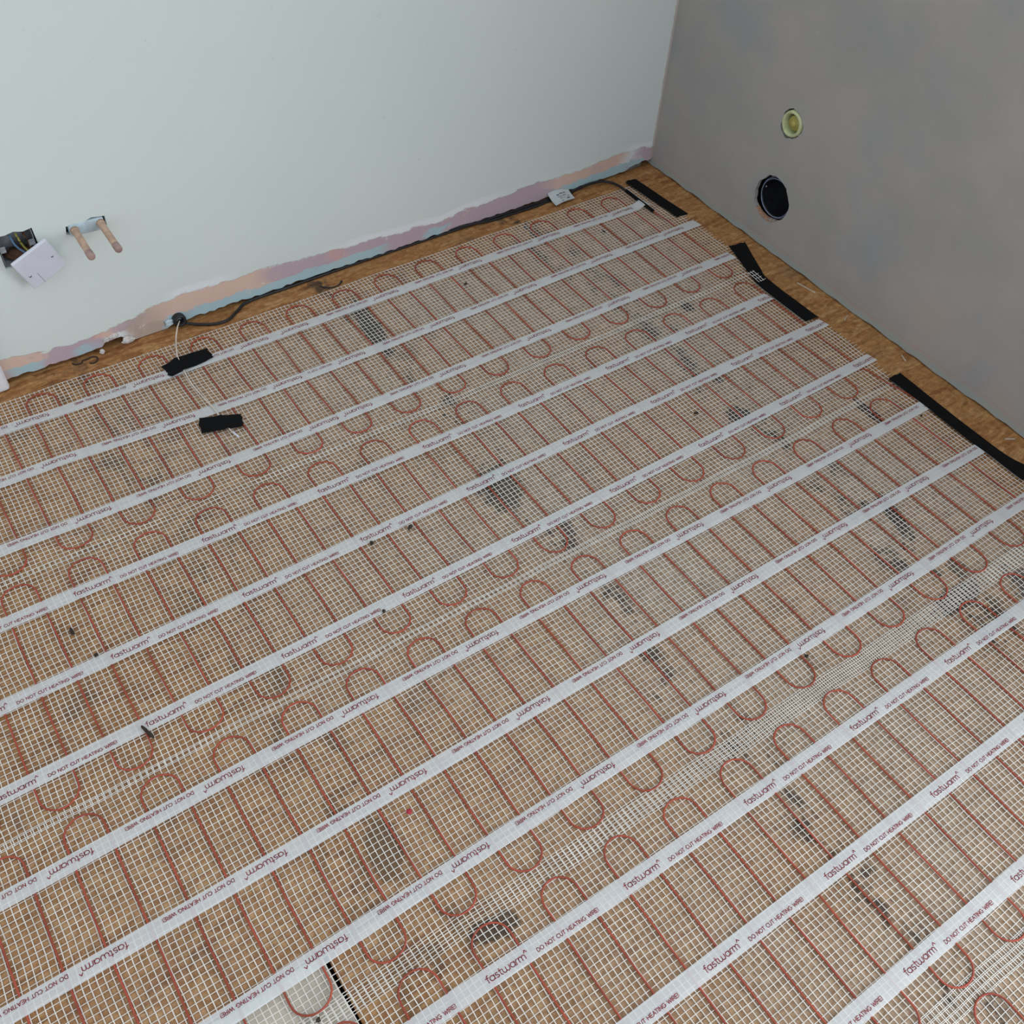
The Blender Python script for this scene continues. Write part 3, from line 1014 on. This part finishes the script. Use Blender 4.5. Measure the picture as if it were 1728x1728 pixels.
g = thing('sensor_cable', 'cream floor sensor lead running from the wall grommet across the mat', 'cable', (-1.52, -0.2, 0))
sp = spline([(-1.474, -0.020, 0.018), (-1.488, -0.040, 0.016), (-1.503, -0.066, 0.0095), (-1.517, -0.103, 0.0085), (-1.525, -0.131, 0.0085), (-1.531, -0.183, 0.0085), (-1.533, -0.232, 0.0075),
             (-1.528, -0.296, 0.0085), (-1.524, -0.330, 0.0098), (-1.522, -0.361, 0.0088), (-1.520, -0.415, 0.0085), (-1.514, -0.441, 0.0085)], 8)
v, f = tube_data(sp, 0.0017, 8)
obj('lead', v, f, M['sensor'], g, True)
v, f = tube_data([(-1.5185, -0.420, 0.0086), (-1.5175, -0.424, 0.0086), (-1.5145, -0.439, 0.0086), (-1.5140, -0.4425, 0.0086)], [0.0018, 0.0025, 0.0025, 0.0015], 8)
obj('sensor_tip', v, f, M['white_plastic'], g, True)

# grommet where the cables leave the wall
bm = bmesh.new()
RY = Matrix.Translation((-1.474, -0.004, 0.0190)) @ Matrix.Rotation(math.radians(82), 4, 'X')
lathe(bm, [(0.0085, -0.02), (0.0085, 0.024), (0.0105, 0.026), (0.0150, 0.024), (0.0158, 0.020), (0.0158, 0.008), (0.0138, 0.006), (0.0138, -0.02)], 28, RY)
tag(from_bm('cable_grommet', bm, M['black_rubber'], None, True), 'black rubber grommet in the broken foot of the pale wall', 'grommet')

# paper tag on the black lead
g = thing('cable_label', 'small white paper label lying against the foot of the pale wall', 'label', (-0.35, -0.03, 0))
verts, faces = [], []
A, B, Cc, D = Vector((-0.386, -0.0135, 0)), Vector((-0.312, -0.0135, 0)), Vector((-0.3135, -0.050, 0)), Vector((-0.385, -0.057, 0))
nu, nv = 10, 8


def tagz(u_, v_):
    return 0.0085 + 0.0165 * (1 - v_) ** 2 * (0.55 + 0.45 * math.cos((u_ - 0.3) * 2.2)) + 0.0022 * math.sin(u_ * 4)


def tagp(u_, v_, dz=0):
    q = A.lerp(B, u_).lerp(D.lerp(Cc, u_), v_)
    return (q.x, q.y, tagz(u_, v_) + dz)


for j in range(nv + 1):
    for i in range(nu + 1):
        verts.append(tagp(i / nu, j / nv))
for j in range(nv):
    for i in range(nu):
        a = j * (nu + 1) + i
        faces.append((a, a + 1, a + nu + 2, a + nu + 1))
n0 = len(verts)
verts += [(a, b_, c_ - 0.0004) for a, b_, c_ in verts]
faces += [tuple(q + n0 for q in reversed(fc)) for fc in faces[:nu * nv]]
obj('paper', verts, faces, M['paper'], g)
verts, faces = [], []
for (u0, u1, v0, v1) in [(0.30, 0.42, .30, .38), (0.46, 0.60, .24, .32), (0.64, 0.74, .22, .30), (0.32, 0.52, .46, .50), (0.56, 0.72, .42, .47), (0.36, 0.5, .60, .64), (0.68, 0.82, .68, .80), (0.40, 0.46, .80, .88), (0.55, 0.62, .62, .66), (0.76, 0.86, .52, .58)]:
    b0 = len(verts)
    for a in range(4):
        verts.append(tagp(u0 + (u1 - u0) * a / 3, v0, 0.0006))
        verts.append(tagp(u0 + (u1 - u0) * a / 3, v1, 0.0006))
    for a in range(3):
        faces.append((b0 + 2 * a, b0 + 2 * a + 1, b0 + 2 * a + 3, b0 + 2 * a + 2))
obj('small_print', verts, faces, M['ink'], g)

# ------------------------------------------------------------------ things on the pale wall
# metal back box sunk in the wall
g = thing('back_box', 'open metal electrical back box sunk in the pale wall with loose wires', 'back box', ((BX0 + BX1) / 2, 0, BZ0))
bm = bmesh.new()
x0, x1, z0, z1 = BX0 + .002, BX1 - .002, BZ0 + .003, BZ1 - .003
y0, y1 = YL + 0.004, 0.034
for lo, hi in (((x0, y1 - .001, z0), (x1, y1, z1)), ((x0, y0, z0), (x0 + .001, y1, z1)), ((x1 - .001, y0, z0), (x1, y1, z1)), ((x0, y0, z0), (x1, y1, z0 + .001)), ((x0, y0, z1 - .001), (x1, y1, z1))):
    box(bm, lo, hi)
from_bm('box_shell', bm, M['galv'], g)
for lx in (x0 + .006, x1 - .006):
    bm = bmesh.new()
    box(bm, (lx - .006, y0 + .001, .308), (lx + .006, y0 + .0025, .322), 0.0006, 1)
    from_bm('fixing_lug', bm, M['galv'], g)
bm = bmesh.new()
b2 = bmesh.new()
bmesh.ops.create_icosphere(b2, subdivisions=3, radius=1)
for v_ in b2.verts:
    n_ = 1 + 0.12 * math.sin(v_.co.x * 7 + v_.co.z * 5) + 0.08 * math.sin(v_.co.y * 13)
    v_.co = Vector((v_.co.x * .030 * n_, v_.co.y * .014 * n_, v_.co.z * .012 * n_))
merge(bm, b2, Matrix.Translation((-1.754, 0.012, z0 + .010)))
from_bm('mortar_rubble', bm, M['rust'], g, True)
for mat_, pts in (('blue_wire', [(-1.762, 0.030, .345), (-1.760, 0.004, .335), (-1.757, -0.004, .318), (-1.748, -0.012, .305), (-1.735, -0.030, .298)]),
                  ('yellow_wire', [(-1.750, 0.030, .345), (-1.748, 0.002, .338), (-1.745, -0.004, .320), (-1.740, -0.010, .306), (-1.730, -0.030, .295)]),
                  ('brown_wire', [(-1.735, 0.030, .340), (-1.733, 0.006, .330), (-1.730, 0.000, .316), (-1.730, -0.010, .302), (-1.726, -0.030, .292)])):
    v, f = tube_data(spline(pts, 7), 0.0022, 8)
    obj('insulated_wire', v, f, M[mat_], g, True)

# white plate hanging off its wires in front of the box
PM = Matrix.Translation((-1.7296, -0.0435, 0.2856)) @ Euler((0.1517, -0.3507, 0.1104), 'XYZ').to_matrix().to_4x4()
g = thing('switch_plate', 'white plastic outlet plate hanging loose and tilted in front of the back box', 'wall plate', (-1.7296, -0.0435, 0.24))
bm = bmesh.new()
box(bm, (-.043, -.004, -.043), (.043, .004, .043), 0.0028, 3, PM)
from_bm('face', bm, M['white_plastic'], g)
bm = bmesh.new()
box(bm, (-.033, .004, -.033), (.033, .011, .033), 0.001, 1, PM)
from_bm('rear_moulding', bm, M['white_plastic'], g)
bm = bmesh.new()
box(bm, (-.0165, -.0046, -.043), (-.0150, -.0036, -.012), 0.0002, 1, PM)
from_bm('groove_shade_strip', bm, M['groove'], g)  # thin grey strip for the groove, its shade put into the colour
for sx, sz in ((-.0305, -.007), (.0300, .000)):
    bm = bmesh.new()
    lathe(bm, [(0.0001, .0055), (.0024, .0053), (.0030, .0042), (.0030, .003)], 16, PM @ Matrix.Translation((sx, 0, sz)) @ Matrix.Rotation(math.radians(90), 4, 'X'))
    s = from_bm('screw', bm, M['screw'], g, True)
    bm = bmesh.new()
    box(bm, (-.0024, -.0058, -.0004), (.0024, -.0050, .0004), 0, 1, PM @ Matrix.Translation((sx, 0, sz)))
    from_bm('slot', bm, M['dark'], s)

# two capped pipes
for px_, pz_, ex, ez, lb in ((-1.6375, 0.3185, -1.6385, 0.3170, 'dull copper pipe stub nearer the hanging white plate'), (-1.5825, 0.3185, -1.5825, 0.3155, 'dull copper pipe stub further from the hanging white plate')):
    g = thing('copper_pipe', lb, 'pipe', (px_, YL, pz_), 'capped pipe stubs out of the pale wall')
    v, f = tube_data([(px_, 0.040, pz_), (px_, YL, pz_), (px_ * .7 + ex * .3, -0.05, pz_ * .7 + ez * .3), (ex, -0.106, ez)], 0.0075, 20)
    obj('pipe', v, f, M['copper'], g, True)
    v, f = tube_data([(ex, -0.102, ez), (ex, -0.1025, ez), (ex, -0.118, ez), (ex, -0.1205, ez), (ex, -0.1215, ez)], [0.0077, 0.0082, 0.0082, 0.0072, 0.0045], 20)
    obj('end_cap', v, f, M['copper_cap'], g, True)
    v, f = tube_data([(px_, YL - .001, pz_), (px_, YL - .006, pz_), (px_, YL - .010, pz_)], [0.0094, 0.0090, 0.0076], 20)
    obj('collar', v, f, M['copper'], g, True)

bm = bmesh.new()
box(bm, (-1.6480, YL - 0.0015, 0.3035), (-1.5745, 0.010, 0.3320), 0.003, 2)
for v_ in bm.verts:
    v_.co.z += 0.0022 * math.sin(v_.co.x * 240)
tag(from_bm('plaster_patch', bm, M['blue_plaster'], None, True), 'light blue plaster plug between the two pipe stubs', 'plaster')


# ------------------------------------------------------------------ pipes in the grey wall (axis along +x)
def axis_x(x_, y_, z_):
    return Matrix.Translation((x_, y_, z_)) @ Matrix.Rotation(math.radians(90), 4, 'Y')


g = thing('capped_pipe', 'yellow capped pipe with pale green collar in the upper hole of the grey wall', 'pipe', (0.0, -0.478, 0.349))
bm = bmesh.new()
lathe(bm, [(.0245, .05), (.0245, -.001), (.0262, -.0035), (.0300, -.0035), (.0325, -.001), (.0325, .05)], 36, axis_x(0, -.478, .350), lambda a: 1 + 0.02 * math.sin(2 * a + 1) + 0.015 * math.sin(5 * a))
from_bm('collar', bm, M['cap_pale'], g, True)
bm = bmesh.new()
lathe(bm, [(.0190, .05), (.0190, .004), (.0178, .0015), (.0090, .0010), (.0082, -.0015), (.0076, -.0038), (.0040, -.0045), (.0001, -.0045)], 32, axis_x(0.003, -.4815, .3515))
from_bm('pipe_cap', bm, M['cap_yellow'], g, True)
bm = bmesh.new()
lathe(bm, [(.0250, .030), (.0001, .030)], 24, axis_x(0, -.478, .350))
from_bm('hole_back', bm, M['dark'], g)

g = thing('waste_pipe', 'open black waste pipe in the larger lower hole of the grey wall', 'pipe', (0.0, -0.478, 0.142))
bm = bmesh.new()
lathe(bm, [(.0535, .115), (.0535, .016), (.0530, .0125), (.0515, .0110), (.0495, .0115), (.0485, .014), (.0480, .115), (.0001, .115)], 44, axis_x(0, -.484, .142))
from_bm('pipe_socket', bm, M['black_pipe'], g, True)
for rr_, xx_, th in ((.0512, .0105, .0010), (.0545, .0150, .0012)):
    bm = bmesh.new()
    prof = [(rr_ + th * math.cos(2 * math.pi * q / 8), xx_ + th * math.sin(2 * math.pi * q / 8)) for q in range(9)]
    lathe(bm, prof, 44, axis_x(0, -.484, .142))
    from_bm('rim', bm, M['blue_rim'], g, True)
bm = bmesh.new()
lathe(bm, [(.0001, -.003), (.0022, -.0024), (.0030, 0), (.0001, .0005)], 12, Matrix.Translation((.020, -.4385, .150)) @ Matrix.Rotation(math.radians(90), 4, 'X'))
from_bm('screw_head', bm, M['screw'], g, True)
# raw crumbly edge of the plasterboard at the foot of the hole
verts, faces = [], []
N_ = 16
for q in range(N_ + 1):
    a = math.radians(238 + 74 * q / N_)
    w_ = 0.3 + 0.7 * math.sin(math.pi * q / N_)
    for rr_, xx_ in ((.0600, -.0012), (.0600 + .0025 * w_, -.0018), (.0600 - .002 * w_, .002), (.0600 - .003 * w_, .009)):
        jj = 1 + 0.012 * math.sin(q * 2.7 + rr_ * 900)
        verts.append((xx_, -.480 + rr_ * jj * math.cos(a), .142 + rr_ * jj * math.sin(a)))
for q in range(N_):
    b0 = q * 4
    for (i, j) in ((1, 0), (0, 2), (2, 3)):
        faces.append((b0 + i, b0 + j, b0 + 4 + j, b0 + 4 + i))
obj('crumbled_edge', verts, faces, M['orange_dust'], wr, True)


# ------------------------------------------------------------------ small loose things
def lump(name, loc, size, mat, seed, label, cat, group=None, rot=0.0):
    rr = random.Random(seed)
    b2 = bmesh.new()
    bmesh.ops.create_icosphere(b2, subdivisions=2, radius=1)
    ph = [rr.uniform(0, 6) for _ in range(4)]
    for v_ in b2.verts:
        n_ = 1 + 0.22 * math.sin(v_.co.x * 3 + ph[0]) + 0.18 * math.sin(v_.co.y * 4 + ph[1]) + 0.12 * math.sin(v_.co.z * 6 + ph[2])
        v_.co = Vector((v_.co.x * size[0] * n_, v_.co.y * size[1] * n_, max(v_.co.z * n_, -0.75) * size[2]))
    b = bmesh.new()
    merge(b, b2, Matrix.Translation(loc) @ Matrix.Rotation(rot, 4, 'Z'))
    o = from_bm(name, b, mat, None, False)
    return tag(o, label, cat, group)


lump('filler_lump', (-1.648, YL - 0.001, 0.029), (.011, .0035, .006), M['filler'], 1, 'white filler lump over the broken gap in the pale wall foot, nearer the door trim', 'filler')
lump('filler_lump', (-1.629, YL - 0.001, 0.030), (.011, .003, .008), M['filler'], 2, 'white filler lump over the broken gap in the pale wall foot, nearer the grommet', 'filler')
lump('filler_lump', (-1.600, YL - 0.003, 0.009), (.018, .0045, .0095), M['filler'], 3, 'broad filler lump on the floor against the pale wall beside the broken gap', 'filler')
lump('filler_lump', (-1.664, YL - 0.009, 0.0045), (.007, .005, .0055), M['filler'], 4, 'small pale filler crumb on the floor below the broken gap', 'filler')
lump('filler_lump', (-1.495, YL - 0.004, 0.020), (.012, .005, .0095), M['blue_plaster'], 5, 'light blue plaster chunk beside the black grommet', 'plaster')

# dark wire scraps on the bare board
v, f = tube_data(spline([(-1.735, -0.022, .002), (-1.728, -0.030, .002), (-1.716, -0.0305, .002), (-1.712, -0.024, .002), (-1.700, -0.024, .002), (-1.688, -0.022, .002), (-1.680, -0.030, .002), (-1.684, -0.041, .002), (-1.694, -0.0445, .002), (-1.701, -0.040, .002)], 6), 0.0016, 6)
tag(obj('wire_scrap', v, f, M['scrap'], None, True), 'curly dark wire scrap on the bare board by the pale wall', 'wire')
v, f = tube_data(spline([(-1.118, -0.046, .0022), (-1.108, -0.060, .0022), (-1.092, -0.067, .0022), (-1.074, -0.066, .0024), (-1.062, -0.058, .004)], 6), [0.0014] * 18 + [0.0018] * 4 + [0.003] * 3, 6)
tag(obj('wire_scrap', v, f, M['black_rubber'], None, True), 'curved black wire scrap lying at the mat edge by the pale wall', 'wire')

# crumbs lying on mats and strips: x, y
CR = [(-1.975, -0.744, .0035, .008, 'crumb'), (-1.935, -1.010, .004, .014, 'crumb'), (-1.330, -0.855, .006, .005, 'crumb'), (-1.415, -0.850, .0045, .004, 'crumb'), (-1.475, -1.005, .0035, .003, 'crumb'),
      (-1.955, -0.815, .004, .003, 'crumb'), (-0.345, -0.225, .004, .004, 'crumb'), (-0.862, -1.512, .004, .003, 'crumb'), (-1.90, -1.570, .004, .004, 'crumb'), (-0.605, -0.905, .005, .004, 'crumb'),
      (-0.800, -0.232, .005, .004, 'crumb'), (-0.155, -1.187, .0035, .0025, 'crumb'), (-1.635, -1.372, .005, .005, 'red_crumb')]
DESC = ['dark crumb caught in the netting of the second mat', 'long black sliver on the logo of the third strip of the second mat', 'larger dark crumb beside a red wire of the second mat',
        'round dark crumb on the middle strip of the second mat', 'tiny dark fleck on the third strip of the second mat', 'tiny dark fleck on the middle strip of the second mat', 'small dark crumb between the wires of the first mat near the corner',
        'dark fleck on the third strip of the third mat', 'dark crumb on the pale floor board beside a wire loop', 'yellowish dark crumb in the second mat near the grey wall', 'dark crumb in the first mat beside a red wire',
        'dark fleck on the third mat beside the long black tape', 'small red crumb in the third mat']
for i, (cx, cy, sa, sb, mm) in enumerate(CR):
    lump('debris_crumb', (cx, cy, 0.0088), (sa, sb, .0028), M[mm], 20 + i, DESC[i], 'debris', 'crumbs on the mats', rot=0.3 * i)

# pale splinters on the bare board beside the grey wall
for i, (cx, cy, L_, an, lb) in enumerate([(-0.028, -0.690, .030, 1.75, 'long pale sliver on the bare board below the waste pipe'), (-0.030, -0.835, .012, 0.4, 'short pale splinter on the bare board by the bent tape'),
                                          (-0.022, -1.020, .012, 1.2, 'pale splinter against the grey wall between the two longer tapes'), (-0.028, -1.345, .013, 2.6, 'pale splinter on the bare board by the longest tape')]):
    b = bmesh.new()
    Mx = Matrix.Translation((cx, cy, 0.0015)) @ Matrix.Rotation(an, 4, 'Z')
    vs = [(-L_, -.001, -.001), (L_, -.0004, -.001), (L_ * .9, .0016, -.001), (-L_ * .8, .0022, -.001)]
    lo = [b.verts.new(Mx @ Vector(q)) for q in vs]
    hi = [b.verts.new(Mx @ (Vector(q) * 0.92 + Vector((0, 0, .0022)))) for q in vs]
    b.faces.new(hi)
    b.faces.new(list(reversed(lo)))
    for q in range(4):
        b.faces.new((lo[q], lo[(q + 1) % 4], hi[(q + 1) % 4], hi[q]))
    tag(from_bm('wood_splinter', b, M['wood_chip']), lb, 'splinter', 'pale splinters by the grey wall')
